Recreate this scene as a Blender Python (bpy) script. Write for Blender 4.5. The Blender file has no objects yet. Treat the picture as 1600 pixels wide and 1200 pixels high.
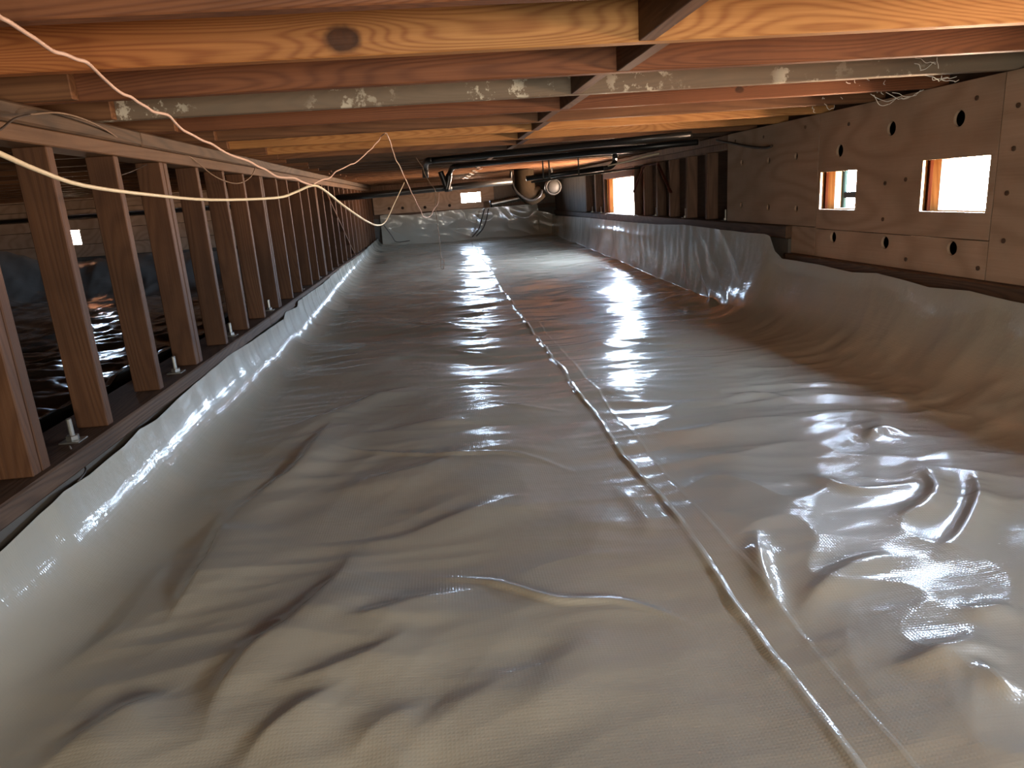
import bpy, bmesh, math, random
import numpy as np
from mathutils import Vector, Matrix

# ------------------------------------------------------------------ basics
S = 0.88          # one layout unit in metres (the layout origin is the camera)
ZC = 0.93         # camera height above the ground datum
SC = bpy.context.scene
COL = SC.collection
rng = random.Random(7)

def W(p):
    return Vector((p[0] * S, p[1] * S, p[2] * S + ZC))

# ------------------------------------------------------------------ camera
cam_d = bpy.data.cameras.new('camera')
cam = bpy.data.objects.new('camera', cam_d)
COL.objects.link(cam)
# camera axes in the world: right, up, back
Rr = Vector((0.99206173, -0.09149004, 0.08627343))
Rf = Vector((-0.10675088, -0.25009131, 0.96231938))
Rd = Vector((0.06646641, 0.96388999, 0.25787266))
xa = Vector((Rr[0], Rf[0], -Rd[0]))
ya = -Vector((Rr[1], Rf[1], -Rd[1]))
za = -Vector((Rr[2], Rf[2], -Rd[2]))
cam.matrix_world = Matrix(((xa.x, ya.x, za.x, 0), (xa.y, ya.y, za.y, 0), (xa.z, ya.z, za.z, ZC), (0, 0, 0, 1)))
cam_d.sensor_width = 36.0
cam_d.lens = 36.0 * 1100.5 / 1600.0
cam_d.clip_start = 0.02
cam_d.clip_end = 200
SC.camera = cam

# ------------------------------------------------------------------ light and exposure
SC.view_settings.view_transform = 'Standard'
SC.view_settings.look = 'None'
SC.view_settings.gamma = 1.0
SC.view_settings.use_curve_mapping = False
SC.view_settings.exposure = 0.15
SC.cycles.use_denoising = True
SC.cycles.max_bounces = 8
SC.cycles.diffuse_bounces = 5
SC.cycles.glossy_bounces = 4
SC.cycles.sample_clamp_indirect = 4.0
SC.cycles.caustics_reflective = False
SC.cycles.caustics_refractive = False

world = bpy.data.worlds.new('sky')
SC.world = world
world.use_nodes = True
wn = world.node_tree
bg = wn.nodes['Background']
wtc = wn.nodes.new('ShaderNodeTexCoord')
wsep = wn.nodes.new('ShaderNodeSeparateXYZ')
wrm = wn.nodes.new('ShaderNodeValToRGB')          # bright overcast sky above the horizon, sunlit ground below it
wn.links.new(wtc.outputs['Generated'], wsep.inputs[0])
wmr = wn.nodes.new('ShaderNodeMapRange')
wmr.inputs['From Min'].default_value = -1.0
wn.links.new(wsep.outputs[2], wmr.inputs['Value'])
wn.links.new(wmr.outputs['Result'], wrm.inputs['Fac'])
we_ = wrm.color_ramp.elements
we_[0].position = 0.47; we_[0].color = (1.65, 1.15, 0.80, 1)
we_[1].position = 0.53; we_[1].color = (0.58, 0.76, 1.0, 1)
wn.links.new(wrm.outputs['Color'], bg.inputs['Color'])
bg.inputs['Strength'].default_value = 104.0
SC.cycles.use_light_tree = False
world.cycles.sampling_method = 'MANUAL'
world.cycles.sample_map_resolution = 256

def area(name, loc, target, sx, sy, power, color, portal=False):
    d = bpy.data.lights.new(name, 'AREA')
    d.shape = 'RECTANGLE'
    d.size = sx; d.size_y = sy
    d.energy = power
    d.color = color
    o = bpy.data.objects.new(name, d)
    COL.objects.link(o)
    o.location = loc
    dirv = (target - loc).normalized()
    o.rotation_euler = dirv.to_track_quat('-Z', 'Y').to_euler()
    if portal:
        d.cycles.is_portal = True
    return o

# added warm key light behind the camera; the near wall itself is closed
area('rear_key_light', W((0.45, -1.75, -0.20)), W((0.2, 3.0, -0.55)), 1.1, 0.5, 74.0, (1.0, 0.91, 0.77))
# daylight portals in the vent openings (these only guide sampling)
area('portal_a', W((2.60, 3.20, -0.09)), W((0, 3.20, -0.09)), 0.42, 0.24, 1, (1, 1, 1), True)
area('portal_f', W((2.60, 1.39, -0.09)), W((0, 1.39, -0.09)), 0.44, 0.24, 1, (1, 1, 1), True)
area('portal_b', W((2.60, 4.19, -0.10)), W((0, 4.19, -0.10)), 0.38, 0.22, 1, (1, 1, 1), True)
area('portal_c', W((2.60, 9.43, -0.11)), W((0, 9.43, -0.11)), 1.24, 0.44, 1, (1, 1, 1), True)
area('portal_e', W((-5.35, 11.42, -0.17)), W((-5.35, 0, -0.17)), 0.18, 0.18, 1, (1, 1, 1), True)
area('portal_d', W((0.74, 14.70, 0.02)), W((0.74, 0, 0.02)), 0.36, 0.18, 1, (1, 1, 1), True)

# ------------------------------------------------------------------ node helpers
class NT:
    def __init__(self, name):
        self.m = bpy.data.materials.new(name)
        self.m.use_nodes = True
        self.t = self.m.node_tree
        self.bsdf = self.t.nodes['Principled BSDF']
    def n(self, typ, **kw):
        nd = self.t.nodes.new(typ)
        for k, v in kw.items():
            setattr(nd, k, v)
        return nd
    def l(self, a, b):
        self.t.links.new(a, b)
    def setin(self, sock, v):
        if hasattr(v, 'default_value') or hasattr(v, 'is_linked'):
            self.l(v, sock)
        else:
            sock.default_value = v
    def math(self, op, a, b=None, c=None, clamp=False):
        nd = self.n('ShaderNodeMath', operation=op, use_clamp=clamp)
        self.setin(nd.inputs[0], a)
        if b is not None: self.setin(nd.inputs[1], b)
        if c is not None: self.setin(nd.inputs[2], c)
        return nd.outputs[0]
    def vmath(self, op, a, b=None):
        nd = self.n('ShaderNodeVectorMath', operation=op)
        self.setin(nd.inputs[0], a)
        if b is not None: self.setin(nd.inputs[1], b)
        return nd.outputs['Vector'] if op not in ('LENGTH', 'DISTANCE', 'DOT_PRODUCT') else nd.outputs['Value']
    def noise(self, vec, scale, detail=3.0, rough=0.5, dist=0.0):
        nd = self.n('ShaderNodeTexNoise')
        self.l(vec, nd.inputs['Vector'])
        nd.inputs['Scale'].default_value = scale
        nd.inputs['Detail'].default_value = detail
        nd.inputs['Roughness'].default_value = rough
        nd.inputs['Distortion'].default_value = dist
        return nd.outputs['Fac']
    def ramp(self, fac, stops):
        nd = self.n('ShaderNodeValToRGB')
        self.l(fac, nd.inputs['Fac'])
        el = nd.color_ramp.elements
        while len(el) < len(stops): el.new(0.5)
        for e, (p, c) in zip(el, stops):
            e.position = p
            e.color = (c[0], c[1], c[2], 1) if hasattr(c, '__len__') else (c, c, c, 1)
        return nd.outputs['Color']
    def mix(self, fac, a, b, blend='MIX'):
        nd = self.n('ShaderNodeMix', data_type='RGBA', blend_type=blend)
        self.setin(nd.inputs['Factor'], fac)
        for s, v in ((nd.inputs[6], a), (nd.inputs[7], b)):
            if hasattr(v, 'is_linked'): self.l(v, s)
            else: s.default_value = (v[0], v[1], v[2], 1)
        return nd.outputs[2]
    def bump(self, h, strength, dist, normal=None):
        nd = self.n('ShaderNodeBump')
        nd.inputs['Strength'].default_value = strength
        nd.inputs['Distance'].default_value = dist
        self.l(h, nd.inputs['Height'])
        if normal is not None: self.l(normal, nd.inputs['Normal'])
        return nd.outputs['Normal']
    def coord(self, which='Object'):
        return self.n('ShaderNodeTexCoord').outputs[which]
    def mapped(self, vec, scale, loc=(0, 0, 0)):
        nd = self.n('ShaderNodeMapping')
        nd.inputs['Scale'].default_value = scale
        nd.inputs['Location'].default_value = loc
        self.l(vec, nd.inputs['Vector'])
        return nd.outputs['Vector']

def wood(name, light, dark, axis='X', ring=9.0, contrast=0.55, rough=0.62, knots=(), gray=0.0, spots=0.0, vary=0.25, stain=0.35, scl=None, spec=0.3, warm=None):
    """Sawn softwood: contour-like growth rings running along one axis, knots, stains."""
    t = NT(name)
    geo = t.n('ShaderNodeNewGeometry').outputs['Position']
    rnd = t.n('ShaderNodeObjectInfo').outputs['Random']
    off = t.n('ShaderNodeCombineXYZ')
    t.l(t.math('MULTIPLY', rnd, 37.0), off.inputs[0]); t.l(t.math('MULTIPLY', rnd, 91.0), off.inputs[1]); t.l(t.math('MULTIPLY', rnd, 53.0), off.inputs[2])
    v = t.vmath('ADD', geo, off.outputs[0])
    a, b = 0.55, 6.0
    sc = {'X': (a, b, b), 'Y': (b, a, b), 'Z': (b, b, a)}[axis]
    if scl: sc = scl
    sc2 = {'X': (3, 160, 160), 'Y': (160, 3, 160), 'Z': (160, 160, 3)}[axis]
    g = t.math('MULTIPLY', t.noise(t.mapped(v, sc), 1.0, 1.0, 0.4), ring * 20.0)
    kmask = None
    for (kx, kz, kr, ka) in knots:            # knots on a face that looks along Y
        sx = t.n('ShaderNodeSeparateXYZ'); t.l(geo, sx.inputs[0])
        dx = t.math('MULTIPLY', t.math('SUBTRACT', sx.outputs[0], kx), 0.72)
        dz = t.math('SUBTRACT', sx.outputs[2], kz)
        d2 = t.math('ADD', t.math('MULTIPLY', dx, dx), t.math('MULTIPLY', dz, dz))
        e = t.math('EXPONENT', t.math('DIVIDE', d2, -(kr * 2.3) ** 2))
        g = t.math('ADD', g, t.math('MULTIPLY', e, ka))
        dist = t.math('SQRT', d2)
        wob = t.math('MULTIPLY', t.math('SUBTRACT', t.noise(geo, 30.0), 0.5), kr * 0.5)
        k = t.math('SUBTRACT', 1.0, t.math('SMOOTH_MIN', t.math('DIVIDE', t.math('ADD', dist, wob), kr), 1.0, 0.15), clamp=True)
        k = t.math('MULTIPLY', k, 2.6, clamp=True)
        kmask = k if kmask is None else t.math('MAXIMUM', kmask, k)
    ringv = t.math('ADD', t.math('MULTIPLY', t.math('SINE', g), 0.5), 0.5)
    ringv = t.math('POWER', ringv, 1.9)
    fib = t.noise(t.mapped(v, sc2), 1.0, 3.0, 0.6)
    fac = t.math('ADD', t.math('MULTIPLY', ringv, contrast), t.math('MULTIPLY', t.math('SUBTRACT', fib, 0.5), 0.9))
    fac = t.math('ADD', fac, 0.12, clamp=True)
    colr = t.mix(fac, light, dark)
    if warm:                                  # redder heartwood towards one end of the board
        sw = t.n('ShaderNodeSeparateXYZ'); t.l(geo, sw.inputs[0])
        wf = t.n('ShaderNodeMapRange'); wf.inputs['From Min'].default_value = warm[0]; wf.inputs['From Max'].default_value = warm[1]
        t.l(sw.outputs[0], wf.inputs['Value'])
        colr = t.mix(t.math('SUBTRACT', 1.0, wf.outputs['Result']), colr, t.mix(1.0, colr, (0.86, 0.62, 0.55), 'MULTIPLY'))
    st = t.noise(v, 3.1, 4.0, 0.6)
    colr = t.mix(t.math('MULTIPLY', t.ramp(st, [(0.42, 0.0), (0.72, 1.0)]), stain), colr, tuple(c * 0.33 for c in dark))
    bri = t.math('ADD', t.math('MULTIPLY', rnd, vary), 1.0 - vary * 0.5)
    bc = t.n('ShaderNodeCombineXYZ')
    for i in range(3): t.l(bri, bc.inputs[i])
    colr = t.mix(1.0, colr, bc.outputs[0], 'MULTIPLY')
    if gray > 0:
        gw = t.ramp(t.noise(t.mapped(v, tuple(x * 0.5 for x in sc)), 1.0, 5.0, 0.7), [(0.3, 0.55), (0.75, 1.0)])
        colr = t.mix(t.math('MULTIPLY', gw, gray), colr, (0.21, 0.18, 0.135))
    if spots > 0:
        sp = t.ramp(t.noise(v, 13.0, 5.0, 0.72), [(0.55, 0.0), (0.60, 1.0)])
        zone = t.ramp(t.noise(v, 2.3, 2.0, 0.5), [(0.45, 0.0), (0.55, 1.0)])
        colr = t.mix(t.math('MULTIPLY', t.math('MULTIPLY', sp, zone), spots), colr, (0.62, 0.58, 0.47))
    if kmask is not None:
        kc = t.mix(t.noise(geo, 45.0, 3.0), (0.10, 0.035, 0.012), (0.028, 0.012, 0.006))
        colr = t.mix(kmask, colr, kc)
    t.l(colr, t.bsdf.inputs['Base Color'])
    t.bsdf.inputs['Roughness'].default_value = rough
    t.bsdf.inputs['Specular IOR Level'].default_value = spec
    t.l(t.bump(t.math('ADD', fib, t.math('MULTIPLY', ringv, -0.35)), 0.35, 0.002), t.bsdf.inputs['Normal'])
    return t.m

def plain(name, colr, rough=0.5, metal=0.0, noise=0.25, scale=20.0, bump=0.0, spec=0.5):
    t = NT(name)
    v = t.n('ShaderNodeNewGeometry').outputs['Position']
    f = t.noise(v, scale, 4.0, 0.6)
    c = t.mix(f, tuple(x * (1 + noise) for x in colr), tuple(x * (1 - noise) for x in colr))
    t.l(c, t.bsdf.inputs['Base Color'])
    t.bsdf.inputs['Roughness'].default_value = rough
    t.bsdf.inputs['Metallic'].default_value = metal
    t.bsdf.inputs['Specular IOR Level'].default_value = spec
    if bump: t.l(t.bump(f, 0.6, bump), t.bsdf.inputs['Normal'])
    return t.m

def plastic(name, base, rough=0.46, weave=0.32, spec=0.55):
    """Reinforced polyethylene sheet: slightly milky, glossy, with a woven scrim showing through."""
    t = NT(name)
    v = t.n('ShaderNodeNewGeometry').outputs['Position']
    f = t.noise(v, 2.2, 3.0, 0.5)
    c = t.mix(f, tuple(x * 1.04 for x in base), tuple(x * 0.94 for x in base))
    dirt = t.ramp(t.noise(v, 7.0, 6.0, 0.75), [(0.66, 0.0), (0.80, 1.0)])
    c = t.mix(t.math('MULTIPLY', dirt, 0.18), c, (0.25, 0.19, 0.13))
    t.l(c, t.bsdf.inputs['Base Color'])
    t.bsdf.inputs['Specular IOR Level'].default_value = spec
    r = t.math('ADD', t.math('MULTIPLY', t.noise(v, 5.0, 3.0), 0.10), rough - 0.05)
    t.l(r, t.bsdf.inputs['Roughness'])
    t.bsdf.inputs['Coat Weight'].default_value = 1.0
    t.bsdf.inputs['Coat Roughness'].default_value = 0.12
    t.bsdf.inputs['Coat IOR'].default_value = 1.5
    wv = None
    for d in ('X', 'Y'):
        wn = t.n('ShaderNodeTexWave', wave_type='BANDS', bands_direction=d)
        wn.inputs['Scale'].default_value = 44.0
        wn.inputs['Distortion'].default_value = 0.6
        wn.inputs['Detail'].default_value = 1.0
        t.l(v, wn.inputs['Vector'])
        wv = wn.outputs['Fac'] if wv is None else t.math('MAXIMUM', wv, wn.outputs['Fac'])
    n1 = t.bump(wv, weave, 0.0006)
    n2 = t.bump(t.noise(t.mapped(v, (7, 22, 22)), 1.0, 4.0, 0.6), 0.3, 0.005, n1)
    t.l(n2, t.bsdf.inputs['Normal']); t.l(n2, t.bsdf.inputs['Coat Normal'])
    return t.m

# ------------------------------------------------------------------ mesh helpers
class MB:
    """Collects geometry in layout units; build() links it as ONE mesh object."""
    def __init__(self):
        self.v = []; self.f = []
    def add(self, vs, fs):
        o = len(self.v)
        self.v += [tuple(p) for p in vs]
        self.f += [tuple(i + o for i in q) for q in fs]
        return self
    def box(self, x0, x1, y0, y1, z0, z1, ch=0.004):
        bm = bmesh.new()
        bmesh.ops.create_cube(bm, size=1.0)
        for q in bm.verts:
            q.co = Vector((x0 + (q.co.x + .5) * (x1 - x0), y0 + (q.co.y + .5) * (y1 - y0), z0 + (q.co.z + .5) * (z1 - z0)))
        if ch > 0:
            bmesh.ops.bevel(bm, geom=bm.edges[:], offset=ch, segments=1, affect='EDGES')
        return self.bm(bm)
    def bm(self, bm):
        bm.verts.index_update()
        self.add([q.co[:] for q in bm.verts], [[q.index for q in fc.verts] for fc in bm.faces])
        bm.free()
        return self
    def bar(self, a, b, w, h, up=(0, 0, 1), ch=0.003):
        a = Vector(a); b = Vector(b)
        d = (b - a); L = d.length; d.normalize()
        upv = Vector(up)
        if abs(d.dot(upv)) > 0.98: upv = Vector((1, 0, 0))
        s = d.cross(upv).normalized(); u = s.cross(d)
        bm = bmesh.new()
        bmesh.ops.create_cube(bm, size=1.0)
        for q in bm.verts:
            q.co = Vector((q.co.x * w, q.co.y * L, q.co.z * h))
        if ch > 0: bmesh.ops.bevel(bm, geom=bm.edges[:], offset=ch, segments=1, affect='EDGES')
        mid = (a + b) / 2
        for q in bm.verts:
            c = q.co.copy()
            q.co = mid + s * c.x + d * c.y + u * c.z
        return self.bm(bm)
    def tube(self, pts, r, n=8, res=6, cap=True, smooth=True):
        P = [Vector(p) for p in pts]
        rad = list(r) if hasattr(r, '__len__') else [r] * len(P)
        if smooth and len(P) > 2:
            Q = []; RR = []
            for i in range(len(P) - 1):
                p0 = P[max(i - 1, 0)]; p1 = P[i]; p2 = P[i + 1]; p3 = P[min(i + 2, len(P) - 1)]
                for k in range(res):
                    s = k / res
                    Q.append(0.5 * ((2 * p1) + (p2 - p0) * s + (2 * p0 - 5 * p1 + 4 * p2 - p3) * s * s + (3 * p1 - p0 - 3 * p2 + p3) * s ** 3))
                    RR.append(rad[i] * (1 - s) + rad[i + 1] * s)
            Q.append(P[-1]); RR.append(rad[-1]); P = Q; rad = RR
        vs = []; fs = []
        nrm = None
        for i, p in enumerate(P):
            tg = (P[min(i + 1, len(P) - 1)] - P[max(i - 1, 0)]).normalized()
            if nrm is None:
                nrm = tg.orthogonal().normalized()
            else:
                nrm = (nrm - tg * nrm.dot(tg))
                nrm = nrm.normalized() if nrm.length > 1e-6 else tg.orthogonal().normalized()
            bn = tg.cross(nrm)
            for k in range(n):
                an = 2 * math.pi * k / n
                vs.append(p + (nrm * math.cos(an) + bn * math.sin(an)) * rad[i])
        for i in range(len(P) - 1):
            for k in range(n):
                fs.append((i * n + k, i * n + (k + 1) % n, (i + 1) * n + (k + 1) % n, (i + 1) * n + k))
        if cap:
            fs.append(tuple(range(n))[::-1]); fs.append(tuple((len(P) - 1) * n + k for k in range(n)))
        return self.add(vs, fs)
    def lathe(self, prof, centre, axis, n=24):
        """prof: (distance along axis, radius)"""
        ax = Vector(axis).normalized(); e1 = ax.orthogonal().normalized(); e2 = ax.cross(e1)
        c = Vector(centre); vs = []; fs = []
        for (h, r) in prof:
            for k in range(n):
                an = 2 * math.pi * k / n
                vs.append(c + ax * h + (e1 * math.cos(an) + e2 * math.sin(an)) * max(r, 1e-4))
        for i in range(len(prof) - 1):
            for k in range(n):
                fs.append((i * n + k, i * n + (k + 1) % n, (i + 1) * n + (k + 1) % n, (i + 1) * n + k))
        fs.append(tuple(range(n))[::-1]); fs.append(tuple((len(prof) - 1) * n + k for k in range(n)))
        return self.add(vs, fs)
    def build(self, name, mat, parent=None, smooth=False):
        me = bpy.data.meshes.new(name)
        base = parent_base(parent)
        me.from_pydata([W(p) - base for p in self.v], [], self.f)
        me.update()
        bm = bmesh.new(); bm.from_mesh(me)
        bmesh.ops.recalc_face_normals(bm, faces=bm.faces[:])
        bm.to_mesh(me); bm.free()
        if smooth:
            me.polygons.foreach_set('use_smooth', [True] * len(me.polygons))
        if mat: me.materials.append(mat)
        o = bpy.data.objects.new(name, me)
        COL.objects.link(o)
        if parent is not None:
            o.parent = parent
        return o

def parent_base(p):
    b = Vector((0, 0, 0))
    while p is not None:
        b += p.location
        p = p.parent
    return b

def thing(name, label, cat, at, group=None):
    o = bpy.data.objects.new(name, None)
    o.empty_display_size = 0.1
    COL.objects.link(o)
    o.location = W(at)
    o['label'] = label; o['category'] = cat
    if group: o['group'] = group
    return o

def tag(o, label=None, cat=None, group=None, kind=None):
    if label: o['label'] = label
    if cat: o['category'] = cat
    if group: o['group'] = group
    if kind: o['kind'] = kind
    return o

def structure(name, at, label=None):
    o = bpy.data.objects.new(name, None)
    o.empty_display_size = 0.1
    COL.objects.link(o)
    o.location = W(at)
    o['kind'] = 'structure'
    if label: o['label'] = label
    return o

def holed_panel(name, outer, holes, x, thick, mat, parent):
    """Flat panel in the plane X = x (coordinates y, z) with round / rectangular openings cut through."""
    cu = bpy.data.curves.new(name, 'CURVE')
    cu.dimensions = '2D'; cu.fill_mode = 'BOTH'; cu.extrude = thick / 2 * S
    def spl(pts):
        s = cu.splines.new('POLY'); s.points.add(len(pts) - 1)
        for q, p in zip(s.points, pts): q.co = (p[0] * S, p[1] * S, 0, 1)
        s.use_cyclic_u = True
    spl(outer)
    for h in holes: spl(h)
    tmp = bpy.data.objects.new(name, cu)
    me = bpy.data.meshes.new_from_object(tmp)
    bpy.data.objects.remove(tmp); bpy.data.curves.remove(cu)
    me.name = name
    base = parent_base(parent)
    for q in me.vertices:
        y, z, d = q.co
        q.co = Vector((x * S + d, y, z + ZC)) - base
    me.update()
    me.materials.clear(); me.materials.append(mat)
    o = bpy.data.objects.new(name, me)
    COL.objects.link(o); o.parent = parent
    return o

def rect(y0, y1, z0, z1): return [(y0, z0), (y1, z0), (y1, z1), (y0, z1)]
def circ(y, z, r, n=20, ov=1.0): return [(y + r * math.cos(2 * math.pi * k / n), z + ov * r * math.sin(2 * math.pi * k / n)) for k in range(n)]

# ------------------------------------------------------------------ materials
ORANGE_L, ORANGE_D = (0.45, 0.225, 0.076), (0.27, 0.11, 0.034)
RED_L, RED_D = (0.215, 0.082, 0.034), (0.11, 0.037, 0.016)
BROWN_L, BROWN_D = (0.19, 0.088, 0.039), (0.095, 0.039, 0.017)
KX = lambda x: x * S
KZ = lambda z: z * S + ZC
M = {}
M['joist_knot'] = wood('joist_knot', (0.48, 0.24, 0.080), (0.26, 0.098, 0.030), 'X', 22, 0.6, knots=((KX(-0.19), KZ(0.405), 0.034, 18.0),), vary=0.0, stain=0.2, warm=(-0.7, 0.15))
M['joist_red'] = wood('joist_red', RED_L, RED_D, 'X', 18, 0.55)
M['joist_small_knot'] = wood('joist_small_knot', RED_L, RED_D, 'X', 18, 0.55, knots=((KX(1.468), KZ(0.408), 0.016, 12.0),), vary=0.0)
M['joist_gray'] = wood('joist_gray', BROWN_L, BROWN_D, 'X', 9, 0.5, gray=0.85, spots=0.9)
M['joist_orange'] = wood('joist_orange', ORANGE_L, ORANGE_D, 'X', 18, 0.55)
M['joist_brown'] = wood('joist_brown', BROWN_L, BROWN_D, 'X', 8, 0.5)
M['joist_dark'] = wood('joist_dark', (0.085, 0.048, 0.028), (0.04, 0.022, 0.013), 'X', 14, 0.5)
M['blocking'] = wood('blocking', (0.15, 0.07, 0.034), (0.07, 0.03, 0.015), 'Y', 8, 0.5)
M['subfloor'] = wood('subfloor', (0.33, 0.16, 0.07), (0.14, 0.06, 0.025), 'Y', 8, 0.5)
M['stud'] = wood('stud', (0.115, 0.051, 0.023), (0.06, 0.024, 0.011), 'Z', 7, 0.45, vary=0.45)
M['stud_dark'] = wood('stud_dark', (0.22, 0.12, 0.075), (0.10, 0.055, 0.035), 'Z', 7, 0.45, vary=0.4)
M['plate'] = wood('plate', (0.125, 0.068, 0.034), (0.07, 0.034, 0.016), 'Y', 6, 0.4)
M['plate_rough'] = wood('plate_rough', (0.095, 0.053, 0.028), (0.033, 0.018, 0.010), 'Y', 9, 0.7, gray=0.12)
M['sill'] = wood('sill', (0.13, 0.075, 0.045), (0.05, 0.028, 0.018), 'Y', 8, 0.5)
M['plywood'] = wood('plywood', (0.47, 0.325, 0.225), (0.35, 0.225, 0.145), 'Y', 4.0, 0.6, vary=0.2, stain=0.22, scl=(2.0, 0.8, 2.4))
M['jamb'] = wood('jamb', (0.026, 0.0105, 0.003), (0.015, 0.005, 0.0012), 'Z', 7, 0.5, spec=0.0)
M['jamb_red'] = wood('jamb_red', (0.09, 0.022, 0.010), (0.05, 0.012, 0.006), 'Z', 7, 0.5)
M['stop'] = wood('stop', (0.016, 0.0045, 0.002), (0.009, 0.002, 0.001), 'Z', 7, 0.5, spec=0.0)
M['sheathing'] = wood('sheathing', (0.10, 0.065, 0.045), (0.05, 0.03, 0.02), 'Y', 6, 0.4)
M['gray_board'] = wood('gray_board', (0.16, 0.125, 0.10), (0.09, 0.066, 0.05), 'Z', 6, 0.5, gray=0.3)
M['concrete'] = plain('concrete', (0.10, 0.088, 0.075), 0.9, noise=0.35, scale=9.0, bump=0.004)
M['dirt'] = plain('dirt', (0.06, 0.045, 0.033), 1.0, noise=0.4, scale=14.0, bump=0.01)
M['outside_ground'] = plain('outside_ground', (0.55, 0.50, 0.42), 0.95, noise=0.2, scale=6.0)
M['sheet'] = plastic('sheet', (0.395, 0.36, 0.285))
M['sheet_shaded'] = plastic('sheet_shaded', (0.16, 0.16, 0.155), 0.3)  # pale sheet darkened in colour for the shade of the neighbouring bay
M['tape'] = plastic('tape', (0.62, 0.56, 0.46), 0.16, 0.25)
M['abs'] = plain('abs', (0.012, 0.012, 0.012), 0.32, noise=0.2)
M['galv'] = plain('galv', (0.45, 0.45, 0.43), 0.35, 1.0, noise=0.2, scale=35)
M['dull_metal'] = plain('dull_metal', (0.035, 0.033, 0.03), 0.5, 0.0, noise=0.3, scale=35, spec=0.3)
M['insulation'] = plain('insulation', (0.020, 0.013, 0.007), 0.95, noise=0.4, scale=22, bump=0.008, spec=0.1)
M['bolt'] = plain('bolt', (0.45, 0.44, 0.40), 0.38, 0.9, noise=0.2, scale=60)
M['cream_cable'] = plain('cream_cable', (0.72, 0.64, 0.46), 0.4, noise=0.12, scale=40)
M['pink_wire'] = plain('pink_wire', (0.62, 0.44, 0.36), 0.5, noise=0.12, scale=50)
M['dark_wire'] = plain('dark_wire', (0.045, 0.032, 0.024), 0.5)
M['brown_wire'] = plain('brown_wire', (0.21, 0.14, 0.09), 0.5)
M['silk'] = plain('silk', (0.80, 0.76, 0.68), 0.7, noise=0.1)
M['teal'] = plain('teal', (0.009, 0.016, 0.0145), 0.9, noise=0.1, spec=0.0)
M['gray_paint'] = plain('gray_paint', (0.006, 0.008, 0.010), 0.9, noise=0.2, spec=0.0)

# ------------------------------------------------------------------ ground and outer shell
o = MB().box(-6.7, 2.9, -2.3, 14.9, -1.55, -1.35, 0).build('floor', M['dirt']); tag(o, 'bare earth under the plastic sheets', kind='structure')
o = MB().box(2.66, 3.5, -2.3, 14.9, -1.55, -1.25, 0).build('outside_path', M['outside_ground']); tag(o, 'pale path outside along the vents', kind='structure')

# ceiling: subfloor with joists and blocking below it
JZ = 0.365; JH = 0.215; JT = 0.043
ceil = structure('ceiling', (0, 0, JZ))
YB = -2.2
k = 0
y = -2.2
while y < 14.8:                                    # subfloor boards
    MB().box(-6.7, 2.62, y, min(y + 0.155, 14.8), JZ + JH, JZ + JH + 0.03, 0.003).build('subfloor_board', M['subfloor'], ceil)
    y += 0.16
MB().box(-6.8, 2.75, -2.3, 14.9, JZ + JH + 0.03, JZ + JH + 0.10, 0).build('underlayment', M['sheathing'], ceil)

JY = [-1.85, -1.35, -0.87, -0.40, 0.08, 0.57, 1.05, 1.53, 2.00, 2.465, 2.95, 3.45, 3.95, 4.47, 5.05, 5.55, 6.05]
while JY[-1] < 14.2: JY.append(JY[-1] + 0.49)
special = {1.53: ('joist_red', 'reddish brown joist'), 2.00: ('joist_knot', 'orange brown joist with one big round dark knot'),
           2.465: ('joist_red', 'dark red brown joist'), 2.95: ('joist_gray', 'weathered gray joist with flaking white paint'),
           3.45: ('joist_small_knot', 'reddish joist with a small dark knot right of the blocking'), 3.95: ('joist_brown', None), 4.47: ('joist_orange', None), 5.05: ('joist_orange', None), 5.55: ('joist_brown', None)}
for i, yb in enumerate(JY):
    mt, lb = special.get(yb, (('joist_brown', 'joist_red', 'joist_orange')[i % 3], None))
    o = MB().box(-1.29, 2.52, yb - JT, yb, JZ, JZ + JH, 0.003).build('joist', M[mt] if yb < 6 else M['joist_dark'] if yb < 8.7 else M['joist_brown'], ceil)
    if lb: o['label'] = lb
    # the joist of the next bay laps over the bearing wall beside it
    MB().box(-6.6, -1.09 + 0.05 * math.sin(i * 2.3), yb - 2 * JT - 0.002, yb - JT - 0.002, JZ + 0.001, JZ + JH, 0.003).build('lapped_joist', M['joist_brown'], ceil)
bx = {2.00: .568, 2.465: .628, 2.95: .57, 3.45: .614, 3.95: .583, 4.47: .62, 5.05: .603, 5.55: .65}
for i in range(1, len(JY)):
    x0 = bx.get(JY[i], 0.60 + 0.03 * (-1) ** i)
    MB().box(x0, x0 + JT, JY[i - 1] + 0.001, JY[i] - JT - 0.001, JZ + 0.001, JZ + JH - 0.01, 0.002).build('blocking', M['blocking'], ceil)

# ------------------------------------------------------------------ left bearing wall
XL = -1.2
wl = structure('wall_left', (XL, 6, -0.75))
MB().box(XL - 0.115, XL, -2.2, 14.45, 0.25, 0.302, 0.004).build('top_plate', M['plate'], wl)
for (ya_, yb_) in ((-2.2, 3.26), (3.262, 9.0), (9.003, 14.45)):
    MB().box(XL - 0.11, XL + 0.008, ya_, yb_, 0.303, 0.363, 0.007).build('upper_top_plate', M['plate_rough'], wl)
for (ya_, yb_) in ((-2.2, 4.9), (4.903, 9.6), (9.603, 14.45)):
    MB().box(XL - 0.22, XL + 0.022, ya_, yb_, -0.745, -0.683, 0.006).build('bottom_plate', M['sill'], wl)
MB().box(XL - 0.30, XL - 0.005, -2.2, 14.45, -1.40, -0.747, 0.0).build('stem_wall', M['concrete'], wl)
SY = [-1.9, -1.4, -0.9, -0.4, 0.1, 0.57, 1.05, 1.55, 2.05, 2.526, 3.012, 3.479, 3.98, 4.446, 4.89, 5.348, 5.87, 6.282, 6.82, 7.244, 7.70, 8.19, 8.68]
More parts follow.
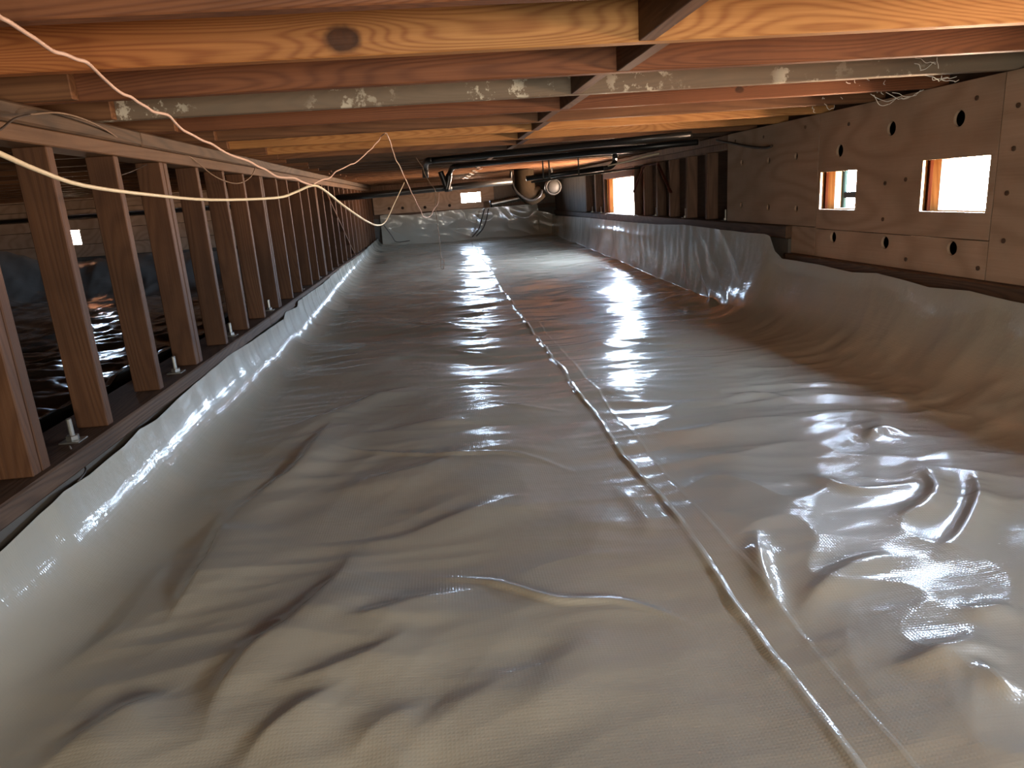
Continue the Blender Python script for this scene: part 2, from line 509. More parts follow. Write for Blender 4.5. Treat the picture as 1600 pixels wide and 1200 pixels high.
while SY[-1] < 13.9: SY.append(SY[-1] + 0.47)
for i, yb in enumerate(SY):
    dz = 0.001
    MB().box(XL - 0.105, XL, yb - 0.043, yb, -0.682, 0.249, 0.003).build('stud', M['stud'], wl)
    if i in (8, 11, 15, 20):                       # doubled studs
        MB().box(XL - 0.103, XL + 0.002, yb + 0.003, yb + 0.046, -0.682, 0.249, 0.003).build('stud', M['stud'], wl)
MB().box(XL - 0.13, XL - 0.112, 11.3, 14.64, -1.4, 0.6, 0).build('sheathing', M['sheathing'], wl)
MB().bar((XL - 0.02, 8.3, 0.23), (XL - 0.02, 10.4, -0.64), 0.02, 0.05, (1, 0, 0)).build('brace', M['stud'], wl)
def anchor_bolt(x, y, z, parent, h=0.075):
    b = MB().lathe([(0, 0.0085), (h, 0.0085), (h + 0.003, 0.006)], (x, y, z), (0, 0, 1), 10).build('anchor_bolt', M['bolt'], parent)
    nt = MB().lathe([(0.004, 0.019), (0.006, 0.020), (0.019, 0.020), (0.021, 0.018)], (x, y, z), (0, 0, 1), 6).build('nut', M['bolt'], b)
    MB().box(x - 0.032, x + 0.032, y - 0.032, y + 0.032, z - 0.0005, z + 0.0045, 0.001).build('washer', M['bolt'], b)
    return b
for yb in (1.2, 2.44, 3.40, 4.32, 5.32, 6.55, 7.55, 8.45, 9.8, 11.4, 12.6):
    anchor_bolt(XL - 0.05, yb - 0.1, -0.683, wl)

# ------------------------------------------------------------------ left bay beyond the studs
o = MB().box(-6.72, -6.6, -2.3, 11.4, -1.4, 0.58, 0).build('wall_outer', M['sheathing']); tag(o, 'dark wall beyond the neighbouring bay', kind='structure')
wb = structure('wall_bay_end', (-4, 11.3, -0.5))
holed = [(-5.45, -0.285), (-5.25, -0.285), (-5.25, -0.05), (-5.45, -0.05)]
def holed_panel_y(name, outer, holes, y, thick, mat, parent):
    o = holed_panel(name, outer, holes, 0.0, thick, mat, None)
    base = parent_base(parent)
    for q in o.data.vertices:                      # swing from the plane of X to the plane of Y
        c = q.co
        q.co = Vector((c.y, y * S + c.x, c.z)) - base
    o.parent = parent
    return o
zs = [-0.46, -0.275, -0.06, 0.09, 0.23, 0.36, 0.58]
for a, b in zip(zs[:-1], zs[1:]):
    if a == -0.275:
        MB().box(-6.6, -5.45, 11.28, 11.32, a, b - 0.006, 0.003).build('board', M['plywood'], wb)
        MB().box(-5.25, -1.33, 11.28, 11.32, a, b - 0.006, 0.003).build('board', M['plywood'], wb)
    else:
        MB().box(-6.6, -1.33, 11.28, 11.32, a, b - 0.006, 0.003).build('board', M['plywood'], wb)
MB().box(-6.6, -1.33, 11.28, 11.34, -1.4, -0.465, 0.0).build('stem_wall', M['concrete'], wb)
for (x0, x1) in ((-6.7, -5.45), (-5.25, -1.33)):
    MB().box(x0, x1, 11.33, 11.40, -1.4, 0.6, 0.0).build('sheathing', M['sheathing'], wb)
MB().box(-5.45, -5.25, 11.33, 11.40, -0.066, 0.6, 0.0).build('sheathing', M['sheathing'], wb)
MB().box(-5.45, -5.25, 11.33, 11.40, -1.4, -0.275, 0.0).build('sheathing', M['sheathing'], wb)
MB().tube([(-6.6, 11.18, 0.12), (-1.35, 11.18, 0.12)], 0.03, 10, smooth=False).build('pipe_run', M['abs'], wb, True)

# ------------------------------------------------------------------ right wall
XR = 2.43
wr = structure('wall_right', (XR, 6, -0.6))
PT = 0.014
W1 = rect(2.985, 3.426, -0.214, 0.032)
W2 = rect(3.996, 4.388, -0.214, 0.011)
big = [(3.20, 0.205), (3.699, 0.208), (4.184, 0.128)]
holed_panel('plywood_panel', rect(-0.9, 0.52, -0.51, 0.362), [], XR + PT / 2, PT, M['plywood'], wr)
W5 = rect(1.16, 1.62, -0.214, 0.032)
holed_panel('plywood_panel', rect(0.526, 1.73, -0.51, 0.362), [W5], XR + PT / 2, PT, M['plywood'], wr)
holed_panel('plywood_panel', rect(1.736, 2.942, -0.51, 0.362), [], XR + PT / 2, PT, M['plywood'], wr)
holed_panel('plywood_panel', rect(2.948, 4.418, -0.334, 0.362), [W1, W2] + [circ(a, b, 0.037) for a, b in big], XR + PT / 2, PT, M['plywood'], wr)
holed_panel('plywood_strip', rect(2.948, 4.418, -0.51, -0.338), [circ(a, b, 0.034) for a, b in ((4.209, -0.380), (3.688, -0.384), (3.17, -0.382))], XR + PT / 2, PT, M['plywood'], wr)
holed_panel('plywood_panel', rect(4.424, 5.85, -0.325, 0.362), [circ(a, b, 0.023) for a, b in ((4.709, .128), (5.11, .12), (5.574, .13), (4.683, -.213), (5.101, -.208), (5.572, -.195))], XR + PT / 2, PT, M['plywood'], wr)
holed_panel('plywood_strip', rect(4.424, 4.735, -0.51, -0.329), [], XR + PT / 2, PT, M['plywood'], wr)
# exterior sheathing with the vent openings
XO = 2.53
W3 = rect(8.74, 10.12, -0.335, 0.13)
holed_panel('sheathing', rect(-2.3, 14.9, -1.4, 0.6), [W1, W2, W3, W5], XO + 0.02, 0.04, M['sheathing'], wr)
# sill plates (the wall steps up at Y = 4.74)
MB().box(XR - 0.045, XR + 0.10, -2.2, 4.735, -0.60, -0.512, 0.006).build('sill_plate', M['sill'], wr)
MB().box(XR - 0.04, XR + 0.12, 4.737, 10.0, -0.415, -0.327, 0.006).build('sill_plate', M['sill'], wr)
MB().box(XR - 0.04, XR + 0.12, 10.003, 14.45, -0.415, -0.34, 0.006).build('sill_plate', M['sill'], wr)
MB().box(XR - 0.02, XR + 0.13, -2.2, 4.737, -1.40, -0.602, 0).build('stem_wall', M['concrete'], wr)
MB().box(XR - 0.02, XR + 0.13, 4.739, 14.45, -1.40, -0.417, 0).build('stem_wall', M['concrete'], wr)
# top plates over the open stretch
MB().box(XR - 0.0, XR + 0.10, 5.86, 14.45, 0.245, 0.30, 0.004).build('top_plate', M['stud_dark'], wr)
MB().box(XR - 0.0, XR + 0.10, 5.86, 14.45, 0.302, 0.363, 0.004).build('top_plate', M['stud_dark'], wr)
for yb in (-1.5, 0.52, 1.73, 2.93, 3.47, 3.96, 4.425, 4.95, 5.45, 5.845, 6.30, 6.81, 7.32, 7.755, 8.25, 8.66, 10.24, 10.80, 11.49):
    near = yb < 4.7
    MB().box(XR + PT + 0.001 if yb < 5.86 else XR, XR + 0.105, yb, yb + 0.045, -0.51 if near else -0.325, 0.245 if yb > 5.86 else 0.36, 0.003).build('stud', M['stud_dark'], wr)
MB().box(XR - 0.002, XR + 0.10, 8.71, 10.235, 0.134, 0.244, 0.003).build('header', M['jamb_red'], wr)
MB().bar((XR - 0.008, 8.23, 0.225), (XR - 0.008, 8.68, -0.06), 0.016, 0.03, (1, 0, 0)).build('brace', M['jamb_red'], wr)
MB().bar((XR - 0.008, 7.70, 0.225), (XR - 0.008, 7.27, -0.08), 0.016, 0.03, (1, 0, 0)).build('brace', M['jamb_red'], wr)
MB().bar((XR - 0.010, 7.66, 0.228), (XR - 0.010, 8.27, 0.228), 0.016, 0.022, (1, 0, 0)).build('brace', M['jamb_red'], wr)
y = 11.55
while y < 14.4:                                    # gray vertical boards at the far end
    MB().box(XR, XR + 0.02, y, y + 0.235, -0.338, 0.243, 0.002).build('board', M['gray_board'], wr)
    y += 0.24
for yb in (5.95, 6.95, 7.9, 10.6, 11.2): anchor_bolt(XR + 0.03, yb, -0.327 if yb < 10 else -0.34, wr, 0.09)
# nail heads and plugged spots
for (a, b) in ((3.72, -0.07), (3.72, -0.26), (3.55, -0.055), (2.86, 0.22), (2.86, 0.05), (2.87, -0.13), (2.86, -0.33), (2.99, -0.46), (3.5, -0.46), (3.1, 0.28), (2.6, 0.20), (2.6, -0.1), (2.62, -0.4), (4.1, 0.27), (4.6, 0.3), (5.2, 0.29), (5.7, 0.3)):
    MB().lathe([(0, 0.011), (0.003, 0.011), (0.004, 0.007)], (XR, a, b), (-1, 0, 0), 10).build('nail_head', M['sill'], wr)

# vents: lined openings through the wall
def vent(name, y0, y1, z0, z1, label, mats):
    w = structure(name, (XR + 0.08, (y0 + y1) / 2, z0), label)
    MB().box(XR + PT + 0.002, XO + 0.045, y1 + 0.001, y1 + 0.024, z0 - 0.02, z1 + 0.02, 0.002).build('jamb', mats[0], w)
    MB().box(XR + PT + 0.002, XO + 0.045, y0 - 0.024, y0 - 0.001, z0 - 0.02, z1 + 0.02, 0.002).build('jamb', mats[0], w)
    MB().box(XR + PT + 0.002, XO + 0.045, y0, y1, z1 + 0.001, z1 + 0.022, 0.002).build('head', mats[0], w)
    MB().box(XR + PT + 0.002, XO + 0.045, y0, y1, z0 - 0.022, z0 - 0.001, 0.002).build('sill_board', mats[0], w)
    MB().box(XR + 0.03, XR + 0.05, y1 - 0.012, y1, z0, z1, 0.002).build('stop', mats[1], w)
    return w
w1 = vent('window_1', 2.985, 3.426, -0.214, 0.032, 'nearest and largest bright vent in the plywood', (M['jamb'], M['stop']))
w2 = vent('window_2', 3.996, 4.388, -0.214, 0.011, 'smaller square vent in the plywood showing a teal post', (M['jamb'], M['stop']))
w3 = vent('window_3', 8.74, 10.12, -0.335, 0.13, 'tall bright vent between the dark studs', (M['jamb'], M['stop']))
w5 = vent('window_5', 1.16, 1.62, -0.214, 0.032, 'vent in the plywood beside the camera', (M['jamb'], M['stop']))
# seen through the openings
f = thing('fence', 'pale teal post with a gray rail outside the smaller square vent', 'fence', (2.765, 4.70, -1.25))
MB().box(2.75, 2.775, 4.66, 4.74, -1.25, 0.55, 0.006).build('post', M['teal'], f)
MB().box(2.752, 2.772, 4.0, 4.659, -0.165, -0.125, 0.004).build('rail', M['gray_paint'], f)

# ------------------------------------------------------------------ far wall
YE = 14.5
we = structure('wall_far', (0.6, YE, -0.2))
W4 = [(0.545, -0.075), (0.935, -0.075), (0.935, 0.11), (0.545, 0.11)]
cc = lambda x, z, r: [(x + r * math.cos(2 * math.pi * k / 16), z + r * math.sin(2 * math.pi * k / 16)) for k in range(16)]
holed_panel_y('plywood_panel', rect(-1.19, 0.04, -0.19, 0.24), [cc(*h) for h in [(-0.890, -0.087, 0.030), (-0.627, -0.093, 0.030), (-0.187, -0.111, 0.030)]], YE + 0.01, 0.014, M['plywood'], we)
holed_panel_y('plywood_panel', rect(0.046, 1.20, -0.19, 0.24), [W4] + [cc(*h) for h in [(0.302, -0.107, 0.030)]], YE + 0.01, 0.014, M['plywood'], we)
holed_panel_y('plywood_panel', rect(1.206, 2.42, -0.19, 0.24), [], YE + 0.01, 0.014, M['gray_board'], we)
holed_panel_y('sheathing', rect(-1.33, 2.9, -1.4, 0.6), [W4], YE + 0.14, 0.04, M['sheathing'], we)
MB().box(-1.25, 2.43, YE - 0.02, YE + 0.12, -0.27, -0.192, 0.005).build('sill_plate', M['sill'], we)
MB().box(1.25, 2.10, YE - 0.14, YE - 0.022, -0.185, -0.125, 0.005).build('ledge_board', M['plate'], we)
MB().box(-1.25, 2.43, YE + 0.0, YE + 0.12, 0.245, 0.363, 0.005).build('top_plate', M['stud_dark'], we)
MB().box(-1.25, 2.43, YE - 0.0, YE + 0.12, -1.4, -0.272, 0).build('stem_wall', M['concrete'], we)
w4 = structure('window_4', (0.74, YE + 0.08, -0.075), 'small white vent in the far plywood wall')
for (x0, x1, z0, z1, nm) in ((0.523, 0.544, -0.097, 0.132, 'jamb'), (0.936, 0.957, -0.097, 0.132, 'jamb'), (0.545, 0.935, 0.111, 0.132, 'head'), (0.545, 0.935, -0.097, -0.076, 'sill_board')):
    MB().box(x0, x1, YE + 0.02, YE + 0.17, z0, z1, 0.002).build(nm, M['jamb'], w4)
o = MB().box(-6.7, 2.9, -2.36, -2.24, -1.4, 0.6, 0).build('wall_near', M['sheathing']); tag(o, 'wall behind the camera', kind='structure')

# ------------------------------------------------------------------ plastic sheet over the ground
def perlin(x, y, seed):
    r = np.random.RandomState(seed)
    N = 256
    perm = r.permutation(N); ang = r.rand(N) * 2 * np.pi
    gx, gy = np.cos(ang), np.sin(ang)
    xi = np.floor(x).astype(int); yi = np.floor(y).astype(int)
    xf = x - xi; yf = y - yi
    u = xf ** 3 * (xf * (xf * 6 - 15) + 10); v = yf ** 3 * (yf * (yf * 6 - 15) + 10)
    def g(ix, iy, dx, dy):
        h = perm[(perm[ix % N] + iy) % N]
        return gx[h] * dx + gy[h] * dy
    a = g(xi, yi, xf, yf); b = g(xi + 1, yi, xf - 1, yf)
    c = g(xi, yi + 1, xf, yf - 1); d = g(xi + 1, yi + 1, xf - 1, yf - 1)
    return (a * (1 - u) + b * u) * (1 - v) + (c * (1 - u) + d * u) * v

def sstep(a, b, x):
    t = np.clip((x - a) / (b - a), 0, 1)
    return t * t * (3 - 2 * t)

def ridge(X, Y, pts, h, w, asym=1.0, sharp=2.0):
    """Height of a fold whose crest follows the polyline pts; asym > 1 steepens its far/left side."""
    H = np.zeros_like(X)
    pts = np.array(pts, float)
    if len(pts) > 2:                               # round the corners of the crest
        e = np.vstack([2 * pts[0] - pts[1], pts, 2 * pts[-1] - pts[-2]])
        out = []
        for i in range(1, len(e) - 2):
            for s_ in np.linspace(0, 1, 7)[:-1]:
                out.append(0.5 * (2 * e[i] + (e[i + 1] - e[i - 1]) * s_ + (2 * e[i - 1] - 5 * e[i] + 4 * e[i + 1] - e[i + 2]) * s_ ** 2 + (3 * e[i] - e[i - 1] - 3 * e[i + 1] + e[i + 2]) * s_ ** 3))
        pts = np.array(out + [pts[-1]])
    lo = pts.min(0) - 6 * w; hi = pts.max(0) + 6 * w
    mk = (X > lo[0]) & (X < hi[0]) & (Y > lo[1]) & (Y < hi[1])
    if not mk.any(): return H
    x = X[mk]; y = Y[mk]
    seg = np.hypot(*(pts[1:] - pts[:-1]).T); cum = np.concatenate([[0], np.cumsum(seg)])
    Ds = []; Ss = []; As = []
    for i in range(len(pts) - 1):
        a = pts[i]; d = pts[i + 1] - a; L2 = d @ d
        tt = np.clip(((x - a[0]) * d[0] + (y - a[1]) * d[1]) / L2, 0, 1)
        px = a[0] + tt * d[0] - x; py = a[1] + tt * d[1] - y
        Ds.append(np.hypot(px, py))
        Ss.append((d[0] * (y - a[1]) - d[1] * (x - a[0])) / math.sqrt(L2))
        As.append(cum[i] + tt * seg[i])
    Ds = np.array(Ds); best = Ds.min(0)
    wt = np.exp(-np.maximum(Ds - best, 0) / (0.10 * w + 0.25 * best)); wt /= wt.sum(0)
    al = (np.array(As) * wt).sum(0)
    sd = np.clip((np.array(Ss) * wt).sum(0) / (0.25 * w), -1, 1)
    T = cum[-1]; tp = np.clip(np.minimum(al, T - al) / (0.42 * T), 0, 1); tp = tp * tp * (3 - 2 * tp)
    ww = w / asym * (0.5 + 0.5 * sd) + w * (1 + 0.55 * (asym - 1)) * (0.5 - 0.5 * sd)
    H[mk] = h * tp * np.exp(-(best / ww) ** sharp)
    return H

def topL(y):
    ys = [-3, 1.76, 1.97, 2.07, 2.23, 2.49, 2.63, 2.80, 3.24, 3.82, 4.25, 5.28, 5.36, 5.74, 5.85, 6.84, 7.86, 8.70, 10.84, 13.0, 14.5]
    zs = [-.78, -.784, -.767, -.757, -.769, -.762, -.747, -.759, -.742, -.728, -.742, -.76, -.725, -.742, -.706, -.714, -.70, -.69, -.70, -.66, -.64]
    return np.interp(y, ys, zs)
def topR(y):
    ys = [-3, 2.7, 2.93, 3.2, 3.37, 3.63, 3.85, 4.2, 4.70, 4.80, 4.88, 4.95, 5.3, 5.83, 6.7, 7.48, 8.73, 10.9, 12.4, 14.5]
    zs = [-.57, -.563, -.549, -.565, -.552, -.539, -.556, -.543, -.545, -.50, -.40, -.388, -.392, -.387, -.377, -.401, -.409, -.41, -.422, -.44]
    return np.interp(y, ys, zs)
def floorz(y):
    return np.interp(y, [-3, 5.5, 7.5, 9.5, 14.5], [-1.0, -1.0, -.96, -.90, -.80])
SEAM = 0.655

RIDGES = [
    ([(-0.162, 1.763), (0.012, 1.707), (0.109, 1.638), (0.214, 1.554), (0.356, 1.533), (0.453, 1.475), (0.549, 1.370)], 0.011, 0.011, 1, 2),
    ([(-0.643, 2.959), (-0.300, 2.781), (-0.039, 2.661), (0.189, 2.618), (0.327, 2.508), (0.452, 2.332)], 0.01, 0.012, 1, 2),
    ([(-0.648, 6.264), (-0.245, 5.931), (0.217, 5.464)], 0.008, 0.02, 1, 2),
    ([(-0.359, 3.646), (-0.088, 3.719), (0.144, 3.801), (0.362, 3.666), (0.587, 3.545)], 0.008, 0.015, 1, 2),
    ([(-0.042, 4.745), (0.166, 4.534), (0.398, 4.323)], 0.006, 0.02, 1, 2),
    ([(0.138, 3.416), (0.343, 3.234), (0.569, 3.107)], 0.006, 0.015, 1, 2),
    ([(-0.762, 1.607), (-0.754, 1.747), (-0.748, 1.948), (-0.772, 2.181), (-0.831, 2.394)], 0.034, 0.085, 2.6, 1.7),
    ([(-0.772, 2.181), (-0.746, 2.346), (-0.687, 2.528), (-0.618, 2.739), (-0.565, 3.371)], 0.026, 0.07, 2.2, 1.7),
    ([(-0.988, 1.400), (-0.935, 1.542), (-0.882, 1.658), (-0.879, 1.837), (-0.900, 2.102)], 0.016, 0.08, 1.7, 2),
    ([(-0.542, 1.137), (-0.532, 1.240), (-0.537, 1.324), (-0.502, 1.456), (-0.409, 1.587), (-0.334, 1.819), (-0.316, 2.007)], 0.03, 0.1, 2.3, 1.8),
    ([(-0.828, 1.165), (-0.796, 1.229), (-0.740, 1.296), (-0.682, 1.346), (-0.635, 1.383)], 0.024, 0.075, 2.2, 1.8),
    ([(-0.494, 1.336), (-0.381, 1.340), (-0.235, 1.391), (-0.107, 1.498)], 0.018, 0.07, 2.1, 1.8),
    ([(-0.378, 1.541), (-0.255, 1.542), (-0.124, 1.598), (0.043, 1.652)], 0.018, 0.075, 2.1, 1.8),
    ([(-0.451, 1.098), (-0.416, 1.193), (-0.329, 1.272), (-0.256, 1.320)], 0.018, 0.07, 2.1, 1.8),
    ([(-0.871, 3.129), (-0.595, 3.412), (-0.330, 3.725), (-0.015, 3.860)], 0.018, 0.07, 1.9, 1.8),
    ([(-0.434, 1.953), (-0.208, 1.989), (-0.008, 2.087), (0.286, 2.242)], 0.016, 0.08, 1.9, 1.8),
    ([(-0.116, 1.083), (-0.067, 1.172), (0.013, 1.239), (0.147, 1.327)], 0.012, 0.08, 1.7, 2),
    ([(-0.255, 1.086), (-0.192, 1.178), (-0.079, 1.228)], 0.014, 0.08, 1.8, 2),
    ([(-0.510, 2.452), (-0.187, 2.518), (0.118, 2.690)], 0.015, 0.08, 1.7, 2),
    ([(-0.479, 2.969), (-0.176, 3.080), (0.206, 3.093)], 0.013, 0.08, 1.7, 2),
    ([(0.096, 1.076), (0.167, 1.280), (0.353, 1.455)], 0.01, 0.09, 1.5, 2),
    ([(0.850, 1.811), (0.759, 1.574), (0.718, 1.340)], 0.02, 0.03, 1.2, 1.6),
    ([(1.178, 2.175), (1.253, 1.988), (1.399, 1.976), (1.558, 2.014)], 0.02, 0.035, 1.4, 1.6),
    ([(1.193, 1.727), (1.416, 1.847), (1.525, 1.968), (1.606, 2.179)], 0.024, 0.04, 1.4, 1.7),
    ([(1.181, 1.544), (1.366, 1.646), (1.587, 1.851), (1.735, 2.081)], 0.028, 0.04, 1.5, 1.6),
    ([(0.717, 1.353), (0.883, 1.483), (1.073, 1.569), (1.218, 1.570)], 0.02, 0.04, 1.3, 1.7),
    ([(1.124, 1.373), (1.144, 1.315), (1.270, 1.314)], 0.018, 0.04, 1.4, 1.6),
    ([(0.820, 1.152), (0.931, 1.171), (1.062, 1.210), (1.100, 1.298)], 0.02, 0.04, 1.4, 1.6),
    ([(1.017, 1.154), (1.010, 1.076), (1.016, 1.021)], 0.016, 0.03, 1.2, 1.6),
    ([(1.515, 2.340), (1.660, 2.446), (1.726, 2.350)], 0.02, 0.03, 1.2, 1.6),
    ([(1.136, 2.971), (1.432, 3.087), (1.577, 2.825)], 0.012, 0.04, 1.2, 1.8),
    ([(0.533, 2.233), (0.555, 1.925), (0.475, 1.780)], 0.006, 0.03, 1, 2),
    ([(2.645, 11.470), (2.680, 9.361), (2.705, 7.669), (2.989, 6.947)], 0.05, 0.07, 1.5, 1.7),
    ([(2.136, 6.230), (2.604, 6.654), (3.041, 6.910)], 0.04, 0.06, 1.8, 1.6),
    ([(2.058, 5.322), (2.428, 6.052), (2.880, 6.470)], 0.04, 0.05, 1.8, 1.6),
    ([(2.210, 4.792), (2.582, 5.374), (3.215, 6.504)], 0.035, 0.06, 1.5, 1.6),
    ([(2.102, 4.989), (2.534, 5.779), (2.940, 6.533)], 0.03, 0.05, 1.5, 1.6),
    ([(1.580, 9.086), (1.930, 8.408), (2.066, 7.608)], 0.03, 0.1, 1.4, 1.8),
    ([(-0.824, 10.530), (0.145, 12.139), (1.177, 11.559)], 0.02, 0.2, 1.2, 2),
    ([(1.041, 12.390), (1.899, 12.108), (2.430, 10.990)], 0.03, 0.25, 1.2, 2)]

def wrinkles(A, Y):
    """Height above the smooth sheet; A = distance across the sheet (equals X on the flat part)."""
    far = sstep(3.0, 7.0, Y); near = 1 - sstep(2.5, 4.5, Y)
    wx = A + 0.12 * perlin(A * 1.7, Y * 1.7, 3); wy = Y + 0.12 * perlin(A * 1.7 + 9, Y * 1.7, 4)
    h = 0.035 * perlin(wx * 1.3 + wy * 0.5, wy * 1.5 - wx * 0.4, 11)
    # folds that run obliquely in the near part
    c, s = math.cos(0.9), math.sin(0.9)
    p = wx * c + wy * s; q = -wx * s + wy * c
    h += 0.005 * near * (1 - 2 * np.abs(perlin(p * 1.1, q * 3.6, 21)))
    h += 0.003 * perlin(p * 2.6, q * 6.0, 22)
    # cross wrinkles, long in X and short in Y
    r1 = 1 - 2 * np.abs(perlin(wx * 1.6, wy * 4.2, 31))
    h += (0.004 + 0.010 * far) * r1
    h += (0.0018 + 0.0035 * far) * perlin(wx * 4, wy * 15, 33)
    r2 = 1 - 2 * np.abs(perlin(wx * 2.5 + wy, wy * 9.0, 35))
    h += 0.0030 * np.clip(r2, 0.2, 1)
    mid = sstep(1.8, 3.0, Y) * (1 - sstep(5.5, 8.0, Y))
    h += 0.020 * mid * perlin(wx * 0.8 + 0.5 * wy, wy * 2.3, 37) + 0.007 * mid * (1 - 2 * np.abs(perlin(wx * 1.1 + 0.8 * wy, wy * 4.6, 38)))
    # crumples on the right of the seam
    rt = sstep(0.6, 1.0, A) * near
    r3 = 1 - 2 * np.abs(perlin(wx * 3.0, wy * 3.4, 41))
    h += 0.008 * rt * np.clip(r3, 0, 1) ** 2
    h += 0.0012 * perlin(A * 30, Y * 30, 51) * np.clip(perlin(A * 2.1, Y * 2.1, 52) + 0.2, 0, 1)
    h *= 1 - 0.55 * sstep(-0.80, -1.05, A) * (1 - sstep(3.5, 5.5, Y))
    for (pts, hh, w, asym, sharp) in RIDGES:
        h += ridge(A, Y, pts, hh, w, asym, sharp)
    return h

Y0, Y1 = 0.25, YE - 0.02
nrow = 820
rows = Y0 * (Y1 / Y0) ** (np.linspace(0, 1, nrow) ** 0.72)
nL, nR = 64, 78
xf1 = np.linspace(-0.93, SEAM, 250); xf2 = np.linspace(SEAM, 1.95, 210)
def sheet_grid(part):
    rowsY = rows
    if part == 'L': cols = nL + len(xf1)
    else: cols = len(xf2) + nR
    A = np.zeros((len(rowsY), cols)); PX = A.copy(); PZ = A.copy(); NX = A.copy(); NZ = A.copy()
    Yg = np.repeat(rowsY[:, None], cols, 1)
    zf = floorz(rowsY)[:, None]
    if part == 'L':
        t = np.linspace(0, 1, nL + 1)[:-1][None, :]
        wob = 0.012 * perlin(rowsY * 2.3, rowsY * 0 + .5, 61)[:, None]
        x0 = -1.172 + wob + 0 * t; z0 = topL(rowsY)[:, None]
        near = (1 - sstep(2.0, 6.0, rowsY))[:, None]
        x1 = -1.16 + 0.02 * near; x2 = -0.93
        PX[:, :nL] = (1 - t) ** 2 * x0 + 2 * t * (1 - t) * x1 + t * t * x2
        PZ[:, :nL] = (1 - t) ** 2 * z0 + 2 * t * (1 - t) * zf + t * t * zf
        dx = 2 * (1 - t) * (x1 - x0) + 2 * t * (x2 - x1); dz = 2 * (1 - t) * (zf - z0) + 0 * t
        L = np.hypot(dx, dz); NX[:, :nL] = -dz / L; NZ[:, :nL] = dx / L
        A[:, :nL] = -0.93 - 0.42 * (1 - t)
        PX[:, nL:] = xf1[None, :]; PZ[:, nL:] = zf; NZ[:, nL:] = 1; A[:, nL:] = xf1[None, :]
    else:
        n = len(xf2)
        PX[:, :n] = xf2[None, :]; PZ[:, :n] = zf; NZ[:, :n] = 1; A[:, :n] = xf2[None, :]
        t = np.linspace(0, 1, nR + 1)[1:][None, :]
        far = sstep(4.6, 6.5, rowsY)[:, None]
        x0 = 1.95; x1 = 2.33 + 0.05 * far; x2 = 2.352 + 0.012 * perlin(rowsY * 2.1, rowsY * 0 + .3, 62)[:, None]
        z2 = topR(rowsY)[:, None]
        # quadratic corner
        zc = zf
        PX[:, n:] = (1 - t) ** 2 * x0 + 2 * t * (1 - t) * x1 + t * t * x2
        PZ[:, n:] = (1 - t) ** 2 * zf + 2 * t * (1 - t) * zc + t * t * z2
        # tighten the corner in the far half
        tf = np.clip((t - 0.36) / 0.64, 0, 1)
        fx = np.where(t < 0.36, x0 + (2.30 - x0) * t / 0.36, 2.30 + 0.055 * tf ** 0.6); fz = zf + (z2 - zf) * tf ** 1.25
        PX[:, n:] = PX[:, n:] * (1 - far) + fx * far; PZ[:, n:] = PZ[:, n:] * (1 - far) + fz * far
        dx = np.gradient(PX[:, n:], axis=1); dz = np.gradient(PZ[:, n:], axis=1)
        L = np.hypot(dx, dz) + 1e-9; NX[:, n:] = -dz / L; NZ[:, n:] = dx / L
        A[:, n:] = 1.95 + 0.85 * t
    H = wrinkles(A, Yg)
    sk = np.clip(NX if part == 'L' else -NX, 0, 1)      # 1 on the upright parts
    H = H * (1 - 0.75 * sk)
    far = sstep(4.2, 7.0, Yg)
    H += sk * (0.006 + 0.010 * far) * perlin(A * 1.5 + Yg * 0.6, Yg * (5.5 if part == 'L' else 2.6) + A, 71)
    H += sk * (0.002 + 0.006 * far) * (1 - 2 * np.abs(perlin(A * 2.2, Yg * (9 if part == 'L' else 5), 72)))
    if part == 'L':
        e = np.clip((SEAM - A), 0, None)                # lip of the left sheet rolls up at the seam
        lip = 0.006 + 0.008 * perlin(Yg * 3.1, Yg * 0, 81) + 0.006 * perlin(Yg * 9, Yg * 0, 82)
        H += lip * np.exp(-((e - 0.015) / 0.011) ** 2) + 0.002 * np.exp(-(e / 0.08) ** 2)
        sway = 0.024 * perlin(Yg * 2.2, Yg * 0 + .2, 83) + 0.008 * perlin(Yg * 6, Yg * 0 + .2, 84)
        PX += sway * np.exp(-(e / 0.10) ** 2)
    else:
        e = np.clip(A - SEAM, 0, None)
        H -= 0.001 * np.exp(-(e / 0.05) ** 2)
        sway = 0.012 * perlin(Yg * 2.6, Yg * 0 + .6, 85)
        H += 0.0010 * np.exp(-((A - 0.735 - sway) / 0.006) ** 2) + 0.0012 * (A < 0.735 + sway)
        PX -= 0.03 * np.exp(-(e / 0.03) ** 2)           # runs on under the left sheet
    PX = PX + NX * H; PZ = PZ + NZ * H
    return PX, Yg, PZ

def grid_object(name, PX, PY, PZ, mat, parent):
    nr, nc = PX.shape
    co = np.stack([PX * S, PY * S, PZ * S + ZC], -1).reshape(-1, 3)
    b = parent_base(parent); co = co - np.array(b[:])
    idx = np.arange(nr * nc).reshape(nr, nc)
    q = np.stack([idx[:-1, :-1], idx[:-1, 1:], idx[1:, 1:], idx[1:, :-1]], -1).reshape(-1, 4)
    me = bpy.data.meshes.new(name)
    me.vertices.add(len(co)); me.vertices.foreach_set('co', co.astype(np.float32).ravel())
    me.loops.add(q.size); me.loops.foreach_set('vertex_index', q.astype(np.int32).ravel())
    me.polygons.add(len(q)); me.polygons.foreach_set('loop_start', np.arange(0, q.size, 4, dtype=np.int32))
    me.polygons.foreach_set('use_smooth', np.ones(len(q), bool))
    me.update(calc_edges=True)
    me.materials.append(mat)
    o = bpy.data.objects.new(name, me)
    COL.objects.link(o)
    if parent is not None: o.parent = parent
    return o

